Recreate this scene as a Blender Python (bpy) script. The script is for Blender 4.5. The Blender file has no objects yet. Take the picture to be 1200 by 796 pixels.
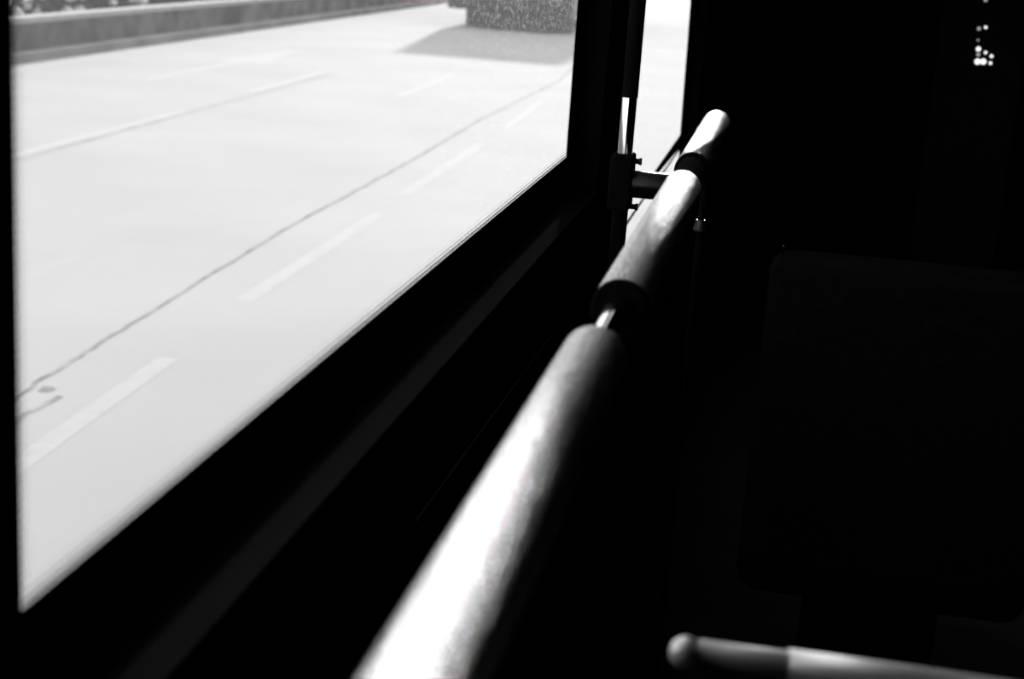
import bpy, bmesh, math, random
from mathutils import Vector, Matrix
random.seed(7)
SC = bpy.context.scene
COL = SC.collection

# ------------------------------------------------------------------ camera
cd = bpy.data.cameras.new('camera'); cam = bpy.data.objects.new('camera', cd); COL.objects.link(cam)
rt = Vector((0.98151955, 0.17940168, 0.06659133))
up = Vector((-0.10842067, 0.2346022, 0.96602628))
fw = Vector((-0.15768426, 0.95539356, -0.24971749))
m = Matrix((rt, up, -fw)).transposed().to_4x4()
cam.matrix_world = m
cd.sensor_width = 36; cd.lens = 54; cd.clip_start = 0.02; cd.clip_end = 500
cd.dof.use_dof = True; cd.dof.focus_distance = 1.95; cd.dof.aperture_fstop = 8.0
SC.camera = cam
SC.view_settings.view_transform = 'Standard'
SC.view_settings.look = 'None'
SC.view_settings.gamma = 1
SC.view_settings.exposure = 0.0
SC.view_settings.use_curve_mapping = False

# ------------------------------------------------------------------ world
w = bpy.data.worlds.new('sky'); SC.world = w; w.use_nodes = True
nt = w.node_tree; nt.nodes.clear()
out = nt.nodes.new('ShaderNodeOutputWorld'); bg = nt.nodes.new('ShaderNodeBackground')
tc = nt.nodes.new('ShaderNodeTexCoord'); sep = nt.nodes.new('ShaderNodeSeparateXYZ'); rp = nt.nodes.new('ShaderNodeValToRGB')
nt.links.new(tc.outputs['Generated'], sep.inputs[0]); nt.links.new(sep.outputs['Z'], rp.inputs[0])
rp.color_ramp.elements[0].position = 0.0; rp.color_ramp.elements[0].color = (1, 1, 1, 1)
rp.color_ramp.elements[1].position = 0.7; rp.color_ramp.elements[1].color = (.62, .62, .62, 1)
nt.links.new(rp.outputs[0], bg.inputs[0]); bg.inputs[1].default_value = 2.5
nt.links.new(bg.outputs[0], out.inputs[0])

# ------------------------------------------------------------------ sun (low, ahead of the bus and slightly left)
sd = bpy.data.lights.new('sun', 'SUN'); sd.energy = 8.0; sd.angle = math.radians(2.0)
sun = bpy.data.objects.new('sun', sd); COL.objects.link(sun)
sdir = Vector((1.2, -9.5, -3.6)).normalized()
sun.rotation_euler = sdir.to_track_quat('-Z', 'Y').to_euler()

# ------------------------------------------------------------------ materials
def newmat(name):
    mt = bpy.data.materials.new(name); mt.use_nodes = True
    return mt, mt.node_tree, mt.node_tree.nodes['Principled BSDF']
def g(v): return (v, v, v, 1)
def mat(name, base, rough=.5, metal=0., spec=.5, bump=0., bscale=200., var=0., vscale=8.):
    mt, t, b = newmat(name)
    b.inputs['Base Color'].default_value = g(base); b.inputs['Roughness'].default_value = rough
    b.inputs['Metallic'].default_value = metal; b.inputs['Specular IOR Level'].default_value = spec
    c = t.nodes.new('ShaderNodeTexCoord')
    if bump:
        n = t.nodes.new('ShaderNodeTexNoise'); n.inputs['Scale'].default_value = bscale; n.inputs['Detail'].default_value = 3
        t.links.new(c.outputs['Object'], n.inputs['Vector'])
        bp = t.nodes.new('ShaderNodeBump'); bp.inputs['Strength'].default_value = bump; bp.inputs['Distance'].default_value = .0025
        t.links.new(n.outputs[0], bp.inputs['Height']); t.links.new(bp.outputs[0], b.inputs['Normal'])
    if var:
        n = t.nodes.new('ShaderNodeTexNoise'); n.inputs['Scale'].default_value = vscale; n.inputs['Detail'].default_value = 5
        t.links.new(c.outputs['Object'], n.inputs['Vector'])
        r = t.nodes.new('ShaderNodeMapRange'); r.inputs['From Min'].default_value = .3; r.inputs['From Max'].default_value = .7
        r.inputs['To Min'].default_value = max(0, base*(1-var)); r.inputs['To Max'].default_value = min(1, base*(1+var))
        t.links.new(n.outputs[0], r.inputs['Value']); t.links.new(r.outputs[0], b.inputs['Base Color'])
    return mt
M = {}
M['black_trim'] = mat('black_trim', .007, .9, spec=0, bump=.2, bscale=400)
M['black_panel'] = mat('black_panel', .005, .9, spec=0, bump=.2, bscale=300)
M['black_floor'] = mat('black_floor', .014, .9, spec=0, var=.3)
M['fabric'] = mat('dark_fabric', .009, .95, spec=.0, bump=.4, bscale=900, var=.4, vscale=60)
M['gloss_black'] = mat('gloss_black', .004, .3, spec=.25)
M['rubber'] = mat('rubber', .004, .8, spec=0.0)
M['grip'] = mat('grip_foil', .36, .27, metal=1.0, bump=1.0, bscale=500, var=.6, vscale=400)
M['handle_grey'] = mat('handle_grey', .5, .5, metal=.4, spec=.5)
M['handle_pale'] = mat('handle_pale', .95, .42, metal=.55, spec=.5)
M['chrome'] = mat('chrome', .6, .09, metal=1)
M['dull_metal'] = mat('dull_metal', .05, .5, metal=.8)
M['satin'] = mat('satin_metal', .6, .3, metal=1, bump=.2, bscale=300)
M['road'] = mat('asphalt', .275, .95, spec=.05, var=.05, vscale=.6)
M['paint'] = mat('road_paint', .305, .95, spec=.05, var=.05, vscale=9)
M['tar'] = mat('tar_seam', .17, 1, spec=.02, var=.5, vscale=5)
M['tar_soft'] = mat('worn_tar', .24, 1, spec=.02, var=.2, vscale=3)
M['concrete'] = mat('concrete', .12, .9, spec=.1, var=.25, vscale=1.2)
M['coping'] = mat('pale_coping', .2, .8, spec=.2, var=.1, vscale=2)
M['wallpanel'] = mat('stained_wall', .055, .9, spec=.1, var=.8, vscale=1.4)
M['verge'] = mat('verge_soil', .03, 1, spec=.02, var=.4, vscale=2)
M['leaf'] = mat('leaf', .03, .8, spec=.05, var=.4, vscale=3)
M['flower'] = mat('pale_blossom', .6, .8, spec=.1)
M['bark'] = mat('bark', .06, .9, spec=.1, bump=.5, bscale=30)
M['truck'] = mat('truck_paint', .015, .45, spec=.3, var=.2, vscale=1)
M['truck_metal'] = mat('truck_frame', .015, .6, spec=.3)
M['tyre'] = mat('tyre', .02, .8, spec=.2)
M['hub'] = mat('hub_steel', .08, .5, metal=.7)
M['tail'] = mat('tail_lens', .12, .2, spec=.5)
mt, t, b = newmat('lamp_glow'); b.inputs['Emission Color'].default_value = g(.9); b.inputs['Emission Strength'].default_value = 1.3
b.inputs['Base Color'].default_value = g(.5); M['lamp'] = mt
mt, t, b = newmat('lamp_glow_dim'); b.inputs['Emission Color'].default_value = g(.9); b.inputs['Emission Strength'].default_value = .35
b.inputs['Base Color'].default_value = g(.5); M['lampdim'] = mt

# dusty glass: clear pane, thin film of dirt, vertical streaky dust specks
mt = bpy.data.materials.new('dusty_glass'); mt.use_nodes = True; t = mt.node_tree; t.nodes.clear()
o_ = t.nodes.new('ShaderNodeOutputMaterial')
tr = t.nodes.new('ShaderNodeBsdfTransparent'); tr.inputs[0].default_value = g(.97)
gl = t.nodes.new('ShaderNodeBsdfGlossy'); gl.inputs['Roughness'].default_value = .02
m1 = t.nodes.new('ShaderNodeMixShader'); m1.inputs[0].default_value = .008
t.links.new(tr.outputs[0], m1.inputs[1]); t.links.new(gl.outputs[0], m1.inputs[2])
di = t.nodes.new('ShaderNodeBsdfTranslucent'); di.inputs[0].default_value = g(.95)
c_ = t.nodes.new('ShaderNodeTexCoord')
mp = t.nodes.new('ShaderNodeMapping'); mp.inputs['Scale'].default_value = (1, 1, .7)
t.links.new(c_.outputs['Object'], mp.inputs[0])
vo = t.nodes.new('ShaderNodeTexVoronoi'); vo.inputs['Scale'].default_value = 190
t.links.new(mp.outputs[0], vo.inputs['Vector'])
cr = t.nodes.new('ShaderNodeMapRange'); cr.inputs['From Min'].default_value = .42; cr.inputs['From Max'].default_value = .12
cr.inputs['To Min'].default_value = 0; cr.inputs['To Max'].default_value = 1
t.links.new(vo.outputs['Distance'], cr.inputs['Value'])
wn = t.nodes.new('ShaderNodeSeparateColor'); t.links.new(vo.outputs['Color'], wn.inputs[0])
mu = t.nodes.new('ShaderNodeMath'); mu.operation = 'MULTIPLY'
pw = t.nodes.new('ShaderNodeMath'); pw.operation = 'POWER'; pw.inputs[1].default_value = 2.0
t.links.new(wn.outputs[0], pw.inputs[0]); t.links.new(pw.outputs[0], mu.inputs[0]); t.links.new(cr.outputs[0], mu.inputs[1])
ma = t.nodes.new('ShaderNodeMath'); ma.operation = 'MULTIPLY_ADD'; ma.inputs[1].default_value = .4; ma.inputs[2].default_value = .04
sy = t.nodes.new('ShaderNodeSeparateXYZ'); t.links.new(c_.outputs['Object'], sy.inputs[0])
ry = t.nodes.new('ShaderNodeMapRange'); ry.inputs['From Min'].default_value = 1.05; ry.inputs['From Max'].default_value = 1.6
t.links.new(sy.outputs['Y'], ry.inputs['Value'])
mv = t.nodes.new('ShaderNodeMath'); mv.operation = 'MULTIPLY'; t.links.new(mu.outputs[0], mv.inputs[0]); t.links.new(ry.outputs[0], mv.inputs[1])
t.links.new(mv.outputs[0], ma.inputs[0])
m2 = t.nodes.new('ShaderNodeMixShader'); t.links.new(ma.outputs[0], m2.inputs[0])
t.links.new(m1.outputs[0], m2.inputs[1]); t.links.new(di.outputs[0], m2.inputs[2]); t.links.new(m2.outputs[0], o_.inputs[0])
M['glass'] = mt

# ceramic dot print: black dots that shrink away from the solid border (opening y0..y1, bottom z0)
FY0, FY1, FZ0 = .569, 2.192, -.294
mt = bpy.data.materials.new('dot_print'); mt.use_nodes = True; t = mt.node_tree; t.nodes.clear()
o_ = t.nodes.new('ShaderNodeOutputMaterial')
tr = t.nodes.new('ShaderNodeBsdfTransparent'); db = t.nodes.new('ShaderNodeBsdfDiffuse'); db.inputs[0].default_value = g(.008)
mx = t.nodes.new('ShaderNodeMixShader'); t.links.new(tr.outputs[0], mx.inputs[1]); t.links.new(db.outputs[0], mx.inputs[2]); t.links.new(mx.outputs[0], o_.inputs[0])
c_ = t.nodes.new('ShaderNodeTexCoord'); sp = t.nodes.new('ShaderNodeSeparateXYZ'); t.links.new(c_.outputs['Object'], sp.inputs[0])
def mth(op, a, b=None, c=None):
    n = t.nodes.new('ShaderNodeMath'); n.operation = op
    for i, v in enumerate((a, b, c)):
        if v is None: continue
        if isinstance(v, (int, float)): n.inputs[i].default_value = v
        else: t.links.new(v, n.inputs[i])
    return n.outputs[0]
PT = .0042
y_, z_ = sp.outputs['Y'], sp.outputs['Z']
d = mth('MINIMUM', mth('MINIMUM', mth('SUBTRACT', y_, FY0), mth('SUBTRACT', FY1, y_)), mth('SUBTRACT', z_, FZ0))
fy = mth('SUBTRACT', mth('FRACT', mth('DIVIDE', mth('SUBTRACT', y_, FY0), PT)), .5)
fz = mth('SUBTRACT', mth('FRACT', mth('DIVIDE', mth('SUBTRACT', z_, FZ0), PT)), .5)
rr = mth('SQRT', mth('ADD', mth('MULTIPLY', fy, fy), mth('MULTIPLY', fz, fz)))
lim = mth('MULTIPLY_ADD', d, -34.0, .47)
ins = mth('MULTIPLY', mth('LESS_THAN', rr, lim), mth('LESS_THAN', d, .018))
t.links.new(ins, mx.inputs[0]); M['dots'] = mt

# ------------------------------------------------------------------ helpers
def obj(name, bm, mt, parent=None, smooth=False):
    me = bpy.data.meshes.new(name); bmesh.ops.recalc_face_normals(bm, faces=bm.faces); bm.to_mesh(me); bm.free()
    me.materials.append(M[mt])
    if smooth:
        for p in me.polygons: p.use_smooth = True
    o = bpy.data.objects.new(name, me); COL.objects.link(o)
    if parent:
        o.parent = parent; o.matrix_parent_inverse = parent.matrix_world.inverted() if False else Matrix.Translation(-wloc(parent))
    return o
def wloc(o):
    v = Vector(o.location)
    if o.parent: v = v + wloc(o.parent) if o.type == 'EMPTY' else Vector((0, 0, 0))
    return v if o.type == 'EMPTY' else Vector((0, 0, 0))
def thing(name, label, cat, loc, group=None):
    o = bpy.data.objects.new(name, None); COL.objects.link(o); o.location = loc; o.empty_display_size = .05
    return tag(o, label, cat, group)
def tag(o, label, cat, group=None):
    o['label'] = label; o['category'] = cat
    if group: o['group'] = group
    return o
def struct(name, bm, mt, **k):
    o = obj(name, bm, mt, **k); o['kind'] = 'structure'; return o
def box(bm, x0, x1, y0, y1, z0, z1, bev=0):
    b = bmesh.new()
    bmesh.ops.create_cube(b, size=1)
    bmesh.ops.scale(b, vec=(x1-x0, y1-y0, z1-z0), verts=b.verts)
    bmesh.ops.translate(b, vec=((x0+x1)/2, (y0+y1)/2, (z0+z1)/2), verts=b.verts)
    if bev: bmesh.ops.bevel(b, geom=list(b.edges), offset=bev, segments=3, affect='EDGES', profile=.5)
    merge(bm, b); return bm
def merge(bm, b):
    mp = {v: bm.verts.new(v.co) for v in b.verts}
    for f in b.faces:
        try: bm.faces.new([mp[v] for v in f.verts])
        except ValueError: pass
    b.free()
def lathe(bm, p0, axis, prof, seg=40, closed=True):
    """prof: list of (distance along axis, radius)"""
    a = Vector(axis).normalized(); p0 = Vector(p0)
    u = a.orthogonal().normalized(); v = a.cross(u)
    rings = []
    for s, r in prof:
        if r < 1e-6: rings.append([bm.verts.new(p0 + a*s)])
        else: rings.append([bm.verts.new(p0 + a*s + (u*math.cos(2*math.pi*i/seg) + v*math.sin(2*math.pi*i/seg))*r) for i in range(seg)])
    for A, B in zip(rings, rings[1:]):
        for i in range(seg):
            j = (i+1) % seg
            if len(A) == 1 and len(B) == 1: continue
            if len(A) == 1: bm.faces.new((A[0], B[i], B[j]))
            elif len(B) == 1: bm.faces.new((A[i], A[j], B[0]))
            else: bm.faces.new((A[i], A[j], B[j], B[i]))
    return bm
def rod(bm, p0, p1, r, bev=0, seg=32):
    p0 = Vector(p0); p1 = Vector(p1); L = (p1-p0).length
    if bev:
        pr = [(0, 0), (0, r-bev)] + [(bev*(1-math.cos(a)), r-bev+bev*math.sin(a)) for a in (.4, .8, 1.2)] + [(bev, r)]
        pr += [(L-q[0], q[1]) for q in reversed(pr)]
    else: pr = [(0, 0), (0, r), (L, r), (L, 0)]
    return lathe(bm, p0, p1-p0, pr, seg)
def tube(bm, pts, r, seg=20):
    """swept tube with capped ends"""
    pts = [Vector(p) for p in pts]; rings = []
    u = None
    for i, p in enumerate(pts):
        tg = (pts[min(i+1, len(pts)-1)] - pts[max(i-1, 0)]).normalized()
        u = tg.orthogonal().normalized() if u is None else (u - tg*u.dot(tg)).normalized()
        v = tg.cross(u)
        rings.append([bm.verts.new(p + (u*math.cos(2*math.pi*k/seg) + v*math.sin(2*math.pi*k/seg))*r) for k in range(seg)])
    for A, B in zip(rings, rings[1:]):
        for k in range(seg): bm.faces.new((A[k], A[(k+1) % seg], B[(k+1) % seg], B[k]))
    bm.faces.new(list(reversed(rings[0]))); bm.faces.new(rings[-1]); return bm
def prismX(bm, yz, x0, x1):
    A = [bm.verts.new((x0, y, z)) for y, z in yz]; B = [bm.verts.new((x1, y, z)) for y, z in yz]
    bm.faces.new(A); bm.faces.new(list(reversed(B)))
    n = len(yz)
    for i in range(n): bm.faces.new((A[i], A[(i+1) % n], B[(i+1) % n], B[i]))
    return bm

# ------------------------------------------------------------------ bus body (structure)
GX = -.300
FLOOR = -1.30; CEIL = .80
bm = bmesh.new()
box(bm, -.2995, -.26, -1.2, 2.72, FLOOR, -.35)           # panel below the first window
box(bm, -.2995, -.26, 2.72, 7.2, FLOOR, -.67)            # lower panel below the second window
box(bm, -.2995, -.26, -1.2, 7.2, .62, CEIL)              # above windows
box(bm, -.2995, -.26, -1.2, .47, -.35, .62)              # pillar near camera
box(bm, -.2995, -.26, 2.25, 2.72, -.67, .62)             # pillar between the windows
box(bm, -.2995, -.26, 4.75, 7.2, -.67, .62)              # wall past the second window
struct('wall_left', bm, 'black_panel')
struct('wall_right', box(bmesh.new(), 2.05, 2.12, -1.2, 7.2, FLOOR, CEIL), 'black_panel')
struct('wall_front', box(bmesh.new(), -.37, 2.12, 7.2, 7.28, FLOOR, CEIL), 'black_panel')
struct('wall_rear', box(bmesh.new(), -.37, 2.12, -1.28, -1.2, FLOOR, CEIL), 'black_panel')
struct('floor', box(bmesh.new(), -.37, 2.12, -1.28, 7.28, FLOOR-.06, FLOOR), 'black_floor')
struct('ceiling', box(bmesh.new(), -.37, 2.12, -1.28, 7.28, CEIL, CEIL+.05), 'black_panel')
# thin panel joint strip on the side wall
bm = bmesh.new()
tube(bm, [(-.2588, 1.15, -.4615), (-.2588, 1.5, -.469), (-.2588, 1.9, -.478)], .0007, 8)
struct('trim_1', bm, 'satin')

# first window: pane, solid border print, dot print
def plate(y0, y1, z0, z1, x0, x1): return box(bmesh.new(), x0, x1, y0, y1, z0, z1)
win = struct('window_1', plate(.45, 2.30, -.36, .65, -.303, -.302), 'glass')
bm = bmesh.new()
box(bm, -.3012, -.300, .44, FY0, -.38, .66); box(bm, -.3012, -.300, FY1, 2.32, -.38, .66)
box(bm, -.3012, -.300, FY0, FY1, -.38, FZ0); box(bm, -.3012, -.300, FY0, FY1, .60, .66)
obj('border_print', bm, 'black_trim', win)
bm = bmesh.new()
vs = [bm.verts.new((-.3016, y, z)) for y, z in ((FY0, FZ0), (FY1, FZ0), (FY1, .60), (FY0, .60))]; bm.faces.new(vs)
obj('dot_print', bm, 'dots', win)

# second window: upper pane, tapered seal, thin bar, lower pane
win2 = struct('window_2', plate(2.70, 4.74, -.53, .65, -.303, -.302), 'glass')
obj('lower_pane', plate(2.70, 4.74, -.66, -.5302, -.303, -.302), 'glass', win2)
bm = bmesh.new()
prismX(bm, [(2.7, -.66), (3.08, -.66), (3.08, .63), (2.7, .63)], -.3015, -.2995)
prismX(bm, [(4.47, .63), (4.594, -.127), (4.685, -.53), (4.60, -.536), (4.72, -.58), (4.73, -.67), (5.3, -.67), (5.3, .63)], -.3015, -.2995)
obj('border_print', bm, 'black_trim', win2)
bm = bmesh.new()
prismX(bm, [(3.45, -.529), (4.8, -.5295), (5.1, -.58), (4.60, -.565), (4.05, -.5495), (3.5, -.534)], -.3014, -.2985)
obj('seal', bm, 'rubber', win2)
bm = bmesh.new()
prismX(bm, [(2.9, -.5535), (3.6, -.555), (4.2, -.5675), (4.72, -.571), (4.72, -.576), (4.2, -.572), (3.6, -.560), (2.9, -.5585)], -.3014, -.2985)
obj('glazing_bar', bm, 'rubber', win2)

# ------------------------------------------------------------------ handrail
RX, RZ = -.0995, -.2470
rail = thing('handrail', 'long handrail along the bus side wall with silvery textured grips and black end caps', 'handrail', (RX, .9, RZ))
obj('bar', rod(bmesh.new(), (RX, -.9, RZ), (RX, 2.36, RZ), .0105, .001), 'chrome', rail, smooth=True)
GR = .021
def grip(y0, y1, near=True, far='soft'):
    L = y1-y0; b = .0035
    pr = [(0, .0108), (0, GR-.0006), (.0006, GR)]
    if far == 'round': pr += [(L-.010, GR)] + [(L-.010+.010*math.sin(a), GR-.010+.010*math.cos(a)) for a in (.3, .6, .9, 1.2, 1.57)] + [(L, 0)]
    else: pr += [(L-b, GR)] + [(L-b+b*math.sin(a), GR-b+b*math.cos(a)) for a in (.4, .8, 1.2, 1.57)] + [(L, .0108)]
    o = obj('grip', lathe(bmesh.new(), (RX, y0, RZ), (0, 1, 0), pr, 64), 'grip', rail, smooth=True)
    if near:
        c = obj('end_cap', lathe(bmesh.new(), (RX, y0-.009, RZ), (0, 1, 0), [(0, .0106), (0, GR-.0015), (.0015, GR+.0002), (.009, GR+.0002), (.009, .0108)], 64), 'rubber', None, smooth=False)
        c.parent = o; c['label'] = 'black rubber end ring'
    return o
grip(-.85, .925, near=True)
grip(1.068, 1.672)
grip(1.832, 2.385, far='round')
# dark sleeve and bracket between the second and the third grip
bm = bmesh.new(); rod(bm, (RX, 1.69, RZ), (RX, 1.826, RZ), .0175, .002)
obj('sleeve', bm, 'rubber', rail, smooth=False)
PX, PY, PR = -.1745, 1.765, .0085
bm = bmesh.new(); rod(bm, (PX+.011, PY, -.2605), (RX, PY, -.2605), .0158, .001, 48)
obj('bracket_arm', bm, 'gloss_black', rail, smooth=True)
bm = bmesh.new(); box(bm, PX-.014, PX+.0115, PY-.022, PY+.022, -.290, -.2265, .003)
clamp = obj('clamp', bm, 'rubber', rail)
for z in (-.2345, -.2875):
    bm = bmesh.new(); rod(bm, (PX+.010, PY+.004, z), (PX+.0165, PY+.004, z), .0034, .0004, 6)
    rod(bm, (PX+.0165, PY+.004, z), (PX+.0198, PY+.004, z), .0042, .0006, 24)
    c = obj('bolt', bm, 'gloss_black', None); c.parent = clamp
# foot of the rail at its far end
bm = bmesh.new()
tube(bm, [(RX+.004, 2.09, RZ-.018), (RX+.004, 2.09, -.5), (RX+.004, 2.09, FLOOR)], .0046)
post = obj('support_post', bm, 'rubber', rail, smooth=True)
bm = lathe(bmesh.new(), (RX+.004, 2.09, -.364), (0, 0, 1), [(0, .0047), (0, .0092), (.002, .0095), (.015, .0062), (.015, .0047)], 24)
c = obj('collar', bm, 'dull_metal', None); c.parent = post
# wall bracket behind the camera
bm = bmesh.new(); tube(bm, [(RX, -.8, RZ-.015), (RX-.05, -.8, RZ-.03), (-.262, -.8, RZ-.03)], .012)
obj('bracket_arm', bm, 'gloss_black', rail, smooth=True)

pole = thing('grab_pole', 'thin shiny vertical grab pole beside the second window, its dark reflections coloured as black lengths', 'pole', (PX, PY, FLOOR))
obj('tube', rod(bmesh.new(), (PX, PY, FLOOR), (PX, PY, CEIL), PR, 0, 48), 'chrome', pole, smooth=True)
for z0, z1 in ((FLOOR+.02, -.288), (-.162, CEIL-.02)):
    obj('shade_sleeve', rod(bmesh.new(), (PX, PY, z0), (PX, PY, z1), PR+.0007, .0004, 48), 'rubber', pole)  # black shells stand in for the pole lengths that only reflect the dark interior
for z0, z1 in ((FLOOR, FLOOR+.012), (CEIL-.012, CEIL)):
    obj('flange', rod(bmesh.new(), (PX, PY, z0), (PX, PY, z1), .035, .002), 'rubber', pole, smooth=False)

# ------------------------------------------------------------------ seats
def padded(x0, x1, y0, y1, z0, z1, b):
    bm = bmesh.new(); box(bm, x0, x1, y0, y1, z0, z1, b); return bm
def seat(x0, y, ztop, label, handle=False):
    s = thing('passenger_seat', label, 'seat', (x0+.22, y+.25, FLOOR))
    obj('backrest', padded(x0, x0+.44, y, y+.075, FLOOR+.40, ztop, .03), 'fabric', s, smooth=True)
    obj('cushion', padded(x0, x0+.44, y+.06, y+.50, FLOOR+.34, FLOOR+.45, .035), 'fabric', s, smooth=True)
    obj('pedestal', padded(x0+.12, x0+.32, y+.12, y+.42, FLOOR, FLOOR+.35, .02), 'rubber', s)
    return s
seat(.005, 2.20, -.405, 'dark passenger seat ahead, hidden in shadow to the right of the handrail')
near = seat(-.01, .64, -.43, 'near passenger seat at the lower right edge with a metal handle on its back')
# handle: horizontal bar over the seat back with a ball end
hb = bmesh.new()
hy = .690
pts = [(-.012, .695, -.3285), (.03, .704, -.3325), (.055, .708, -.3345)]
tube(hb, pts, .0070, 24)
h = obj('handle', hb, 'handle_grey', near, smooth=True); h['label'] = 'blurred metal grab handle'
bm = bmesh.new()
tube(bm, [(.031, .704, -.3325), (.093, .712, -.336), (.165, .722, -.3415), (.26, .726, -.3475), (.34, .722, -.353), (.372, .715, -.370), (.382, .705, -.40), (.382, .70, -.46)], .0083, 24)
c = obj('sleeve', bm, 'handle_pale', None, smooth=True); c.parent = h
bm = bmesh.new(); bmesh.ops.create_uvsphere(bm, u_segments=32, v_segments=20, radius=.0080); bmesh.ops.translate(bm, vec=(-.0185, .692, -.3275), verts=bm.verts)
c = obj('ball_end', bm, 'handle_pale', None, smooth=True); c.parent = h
bm = bmesh.new(); tube(bm, [(.05, .712, -.340), (.05, .70, -.355), (.05, .69, -.45)], .006, 16)
c = obj('stem', bm, 'rubber', None, smooth=True); c.parent = h

# ------------------------------------------------------------------ switch panel with small lit lamps, far ahead
def campt(px, py, depth):
    return (rt*((px-600)/1800) - up*((py-398)/1800) + fw)*depth
D = 5.4
pc = campt(1150, 45, D)
pan = thing('lamp_panel', 'tall dark panel far ahead with a cluster of small glowing lamps', 'panel', (pc.x, pc.y+.03, FLOOR))
obj('housing', padded(pc.x-.14, pc.x+.16, pc.y+.015, pc.y+.12, FLOOR, .20, .01), 'black_trim', pan)
for px, py, r, mk in ((1146.6, 57.5, 3.4, 'lamp'), (1146.5, 64, 2.6, 'lampdim'), (1145.5, 72.2, 4.2, 'lamp'), (1152.3, 72.2, 4.2, 'lamp'), (1155, 61.6, 2.2, 'lamp'), (1162, 65.8, 2.4, 'lamp'),
                      (1160.8, 74, 2.2, 'lamp'), (1147.3, 33.5, 2.6, 'lampdim'), (1155.2, 32, 2.2, 'lamp'), (1146.3, 47, 1.5, 'lampdim'), (1155, 0, 2.6, 'lampdim')):
    p = campt(px, py, D)
    p = p*((pc.y+.012)/p.y)
    rr_ = r/1800*D*.8
    bm = bmesh.new(); rod(bm, (p.x, pc.y+.016, p.z), (p.x, p.y-.004, p.z), rr_, rr_*.3, 20)
    obj('lamp', bm, mk, pan, smooth=True)

# small bright fitting on the floor side of the rail
p = campt(909, 290, 2.1)
fp = thing('seat_fitting', 'tiny shiny metal pin standing on top of the dark seat back', 'fitting', (p.x+.03, 2.235, -.412))
bm = bmesh.new(); rod(bm, (p.x+.012, 2.22, -.410), (p.x+.012, 2.22, -.396), .0018, .0005, 12); obj('pin', bm, 'chrome', fp, smooth=True)

# ------------------------------------------------------------------ outside: road
YAW = -.03
def rx(x0, y): return x0 + YAW*y
ROAD = -2.0
bm = bmesh.new()
vs = [bm.verts.new(v) for v in ((rx(-9.47, -20), -20, ROAD), (14, -20, ROAD), (14, 160, ROAD), (rx(-9.47, 160), 160, ROAD))]
bm.faces.new(vs)
road = struct('road', bm, 'road')
def strip(name, pts, wd, mt, z=.004, label=None):
    bm = bmesh.new(); A = []
    for i, p in enumerate(pts):
        q0 = Vector(pts[max(0, i-1)]); q1 = Vector(pts[min(len(pts)-1, i+1)]); tg = (q1-q0).normalized(); n = Vector((-tg.y, tg.x))
        ww = wd[i] if isinstance(wd, list) else wd
        A.append((bm.verts.new((p[0]+n.x*ww/2, p[1]+n.y*ww/2, ROAD+z)), bm.verts.new((p[0]-n.x*ww/2, p[1]-n.y*ww/2, ROAD+z))))
    for a, b in zip(A, A[1:]): bm.faces.new((a[0], b[0], b[1], a[1]))
    o = obj(name, bm, mt, road)
    if label: o['label'] = label
    return o
for p, q in (((-2.62, 4.2), (-2.72, 6.6)), ((-2.80, 7.8), (-2.86, 10.9)), ((-2.91, 11.8), (-2.99, 15.3)), ((-3.02, 16.8), (-3.16, 20.2)), ((-3.3, 22.5), (-3.4, 26))):
    strip('lane_dash', [p, q], .10, 'paint', .0012)
for p, q in (((-6.28, 11.2), (-6.38, 15.8)), ((-6.5, 18.2), (-6.65, 21.8)), ((-4.87, 19.3), (-4.99, 23.2))):
    strip('lane_dash', [p, q], .13, 'paint', .0012)
strip('lane_arrow', [(-8.02, 18.6), (-8.09, 21.6), (-8.07, 22.2), (-8.08, 22.3), (-8.2, 25.2)], [.14, .16, .2, .8, .05], 'paint', .0012)
strip('edge_line', [(rx(-9.15, y), y) for y in (10, 30, 60)], .14, 'paint', .0012)
# wandering tar seams
def wob(pts, n, amp):
    out_ = []
    for (a, b) in zip(pts, pts[1:]):
        for i in range(n):
            f = i/n; out_.append((a[0]+(b[0]-a[0])*f+random.uniform(-amp, amp), a[1]+(b[1]-a[1])*f))
    return out_ + [pts[-1]]
strip('tar_seam', wob([(-2.95, 5.0), (-3.08, 6.0), (-3.13, 7.08), (-3.27, 10.07), (-3.31, 13.6), (-3.43, 17.5), (-3.42, 23.6), (-3.9, 30)], 14, .009), .026, 'tar', .002, 'dark wavy tar seam beside the lane dashes')
strip('tar_seam', wob([(-2.90, 5.2), (-2.90, 5.45), (-2.90, 5.86)], 6, .02), .03, 'tar', .002)
strip('tar_seam', wob([(-6.15, 11.5), (-6.27, 15.4), (-6.45, 21.6)], 16, .01), .05, 'tar_soft', .002)
bm = bmesh.new()
pts = [(-3.0+.03*math.cos(a)*(1+.3*math.sin(3*a+1)), 5.93+.05*math.sin(a)*(1+.25*math.cos(2*a)), ROAD+.003) for a in [2*math.pi*i/20 for i in range(20)]]
bm.faces.new([bm.verts.new(p) for p in pts]); o = obj('tar_patch', bm, 'tar', road); o['label'] = 'small dark tar spot'

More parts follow.
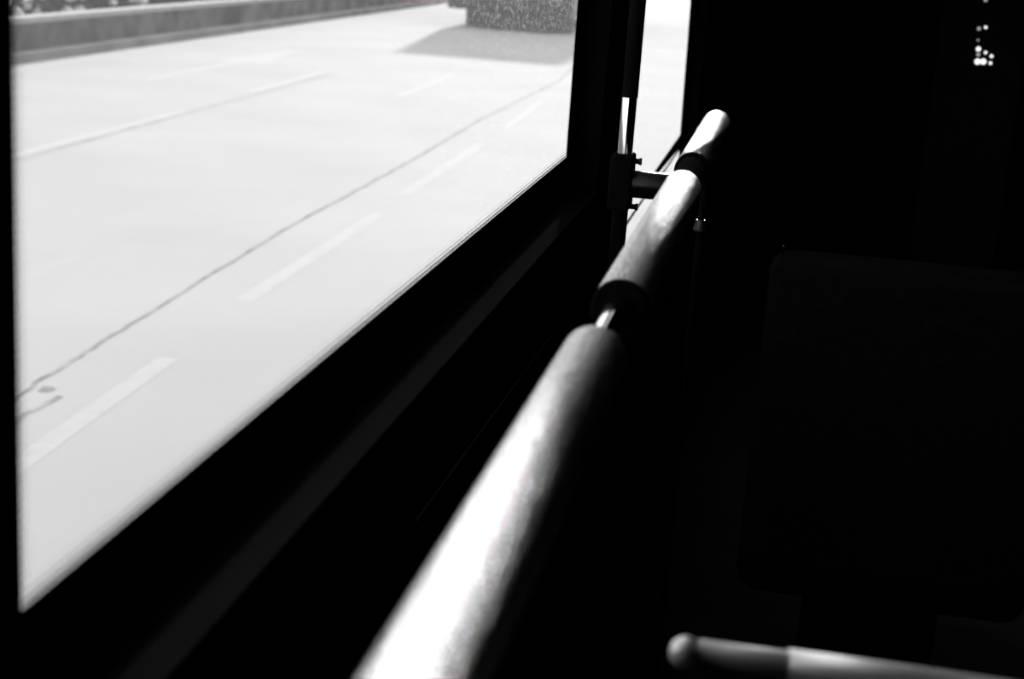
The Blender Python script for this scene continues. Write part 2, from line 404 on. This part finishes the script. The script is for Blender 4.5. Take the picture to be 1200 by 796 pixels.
# kerb, low wall, verge
def longbox(bm, xa, xb, y0, y1, z0, z1):
    c = [(rx(xa, y0), y0), (rx(xb, y0), y0), (rx(xb, y1), y1), (rx(xa, y1), y1)]
    A = [bm.verts.new((x, y, z0)) for x, y in c]; B = [bm.verts.new((x, y, z1)) for x, y in c]
    bm.faces.new(A); bm.faces.new(B)
    for i in range(4): bm.faces.new((A[i], A[(i+1) % 4], B[(i+1) % 4], B[i]))
    return bm
struct('kerb', longbox(bmesh.new(), -9.64, -9.46, -20, 150, ROAD-.3, ROAD+.135), 'concrete')
low = thing('boundary_wall', 'low dark stained wall with a pale coping along the far kerb', 'wall', (rx(-9.75, 40), 40, ROAD))
obj('wall_body', longbox(bmesh.new(), -9.90, -9.66, -20, 150, ROAD-.3, ROAD+.50), 'wallpanel', low)
obj('coping', longbox(bmesh.new(), -9.94, -9.63, -20, 150, ROAD+.50, ROAD+.575), 'coping', low)
struct('verge', longbox(bmesh.new(), -60, -9.90, -20, 150, ROAD-.3, ROAD+.2), 'verge')

# shrubs behind the wall
def shrub(cx, cy, r, h, label, nf, nl=1500):
    s = thing('flowering_shrub', label, 'shrub', (cx, cy, ROAD+.2), 'shrubs behind the low wall')
    bm = bmesh.new(); tube(bm, [(cx, cy, ROAD+.15), (cx+.03, cy, ROAD+.5), (cx-.02, cy+.04, ROAD+.2+h*.7)], .04, 8); obj('stem', bm, 'bark', s)
    bm = bmesh.new()
    for i in range(nl):
        th = random.uniform(0, 6.283); u = random.uniform(-1, 1); rr = random.uniform(.55, 1)**.5
        q = Vector((cx+r*rr*math.cos(th)*math.sqrt(1-u*u), cy+r*1.15*rr*math.sin(th)*math.sqrt(1-u*u), ROAD+.2+h*.5+h*.5*u*rr))
        a = Vector((random.gauss(0, 1), random.gauss(0, 1), random.gauss(0, 1))).normalized(); b = a.orthogonal().normalized()
        l = random.uniform(.06, .12)
        vs = [bm.verts.new(q+a*l), bm.verts.new(q+b*l*.45), bm.verts.new(q-a*l), bm.verts.new(q-b*l*.45)]; bm.faces.new(vs)
    obj('foliage', bm, 'leaf', s)
    if nf:
        bm = bmesh.new()
        for i in range(nf):
            th = random.uniform(-1.6, 1.6); u = random.uniform(-.62, -.05)
            q = Vector((cx+r*.98*math.cos(th)*math.sqrt(1-u*u), cy+r*1.12*math.sin(th)*math.sqrt(1-u*u), ROAD+.2+h*.5+h*.5*u))
            b = bmesh.new(); bmesh.ops.create_icosphere(b, subdivisions=2, radius=random.uniform(.05, .105))
            for v in b.verts: v.co *= random.uniform(.8, 1.15)
            bmesh.ops.translate(b, vec=q, verts=b.verts); merge(bm, b)
        obj('blossoms', bm, 'flower', s)
    return s
specs = [(18.3, .78, 1.5, 10, 'leafy shrub with pale blossom clusters behind the low wall at the left window edge'),
         (20.5, .82, 1.5, 22, 'leafy shrub full of large pale blossoms behind the low wall'),
         (22.7, .85, 1.5, 24, 'shrub with a long row of pale blossoms just above the wall coping'),
         (25.0, .9, 1.6, 18, 'blossoming shrub behind the wall where the row of flowers ends'),
         (27.6, .95, 1.6, 5, 'nearly flowerless dark shrub behind the wall past the blossoming ones'),
         (30.6, 1.0, 1.7, 3, 'dark dense shrub behind the wall at the top edge of the view'),
         (34.0, 1.1, 1.8, 2, 'farthest dark shrub behind the low wall, near the truck')]
for y, r, h, nf, lb in specs: shrub(rx(-10.95, y), y, r, h, lb, nf)

# ------------------------------------------------------------------ truck ahead in the far lane
TY = 36.0
tk = thing('truck', 'dark truck ahead in the far lane casting a long shadow', 'truck', (-6.7, TY, ROAD))
tk_x0, tk_x1 = -8.02, -5.05
bm = bmesh.new(); box(bm, tk_x0, tk_x1, TY, TY+7.5, ROAD+.42, ROAD+3.6, .05); obj('cargo_body', bm, 'truck', tk)
bm = bmesh.new(); box(bm, tk_x0+.1, tk_x1-.1, TY+7.6, TY+9.6, ROAD+.6, ROAD+3.0, .12); cab = obj('cab', bm, 'truck', tk)
bm = bmesh.new(); box(bm, tk_x0+.45, tk_x1-.1, TY+.02, TY+.2, ROAD+.06, ROAD+.46, .03); obj('bumper', bm, 'truck_metal', tk)
bm = bmesh.new(); box(bm, -7.2, -6.15, TY+.1, TY+9.3, ROAD+.35, ROAD+.9); obj('chassis', bm, 'truck_metal', tk)
bm = bmesh.new()
for k, (xa, xb) in enumerate(((-7.6, -7.1), (-5.75, -5.2))):
    for ya in (TY+1.3, TY+8.3):
        bm2 = bmesh.new(); rod(bm2, (xa, ya, ROAD+.5), (xb, ya, ROAD+.5), .5, .05, 40)
        wl = obj('wheel', bm2, 'tyre', tk, smooth=False)
        bm2 = bmesh.new(); xo = xa if k == 0 else xb; rod(bm2, (xo-.02, ya, ROAD+.5), (xo+.02, ya, ROAD+.5), .24, .01, 24)
        c = obj('hub', bm2, 'hub', None); c.parent = wl
    bm2 = bmesh.new(); box(bm2, xa, xb, TY+.55, TY+.58, ROAD+.05, ROAD+.7); obj('mud_flap', bm2, 'tyre', tk)
    bm2 = bmesh.new(); box(bm2, xa+.08, xa+.42, TY-.03, TY+.02, ROAD+.74, ROAD+.88, .01); obj('tail_light', bm2, 'tail', tk)
bm.free()
bm = bmesh.new()
for z in (1.2, 2.0, 2.8): box(bm, tk_x0+.1, tk_x1-.1, TY-.02, TY+.005, ROAD+z, ROAD+z+.05)
box(bm, -6.71, -6.66, TY-.02, TY+.005, ROAD+.7, ROAD+3.5); obj('rear_door_ribs', bm, 'truck_metal', tk)
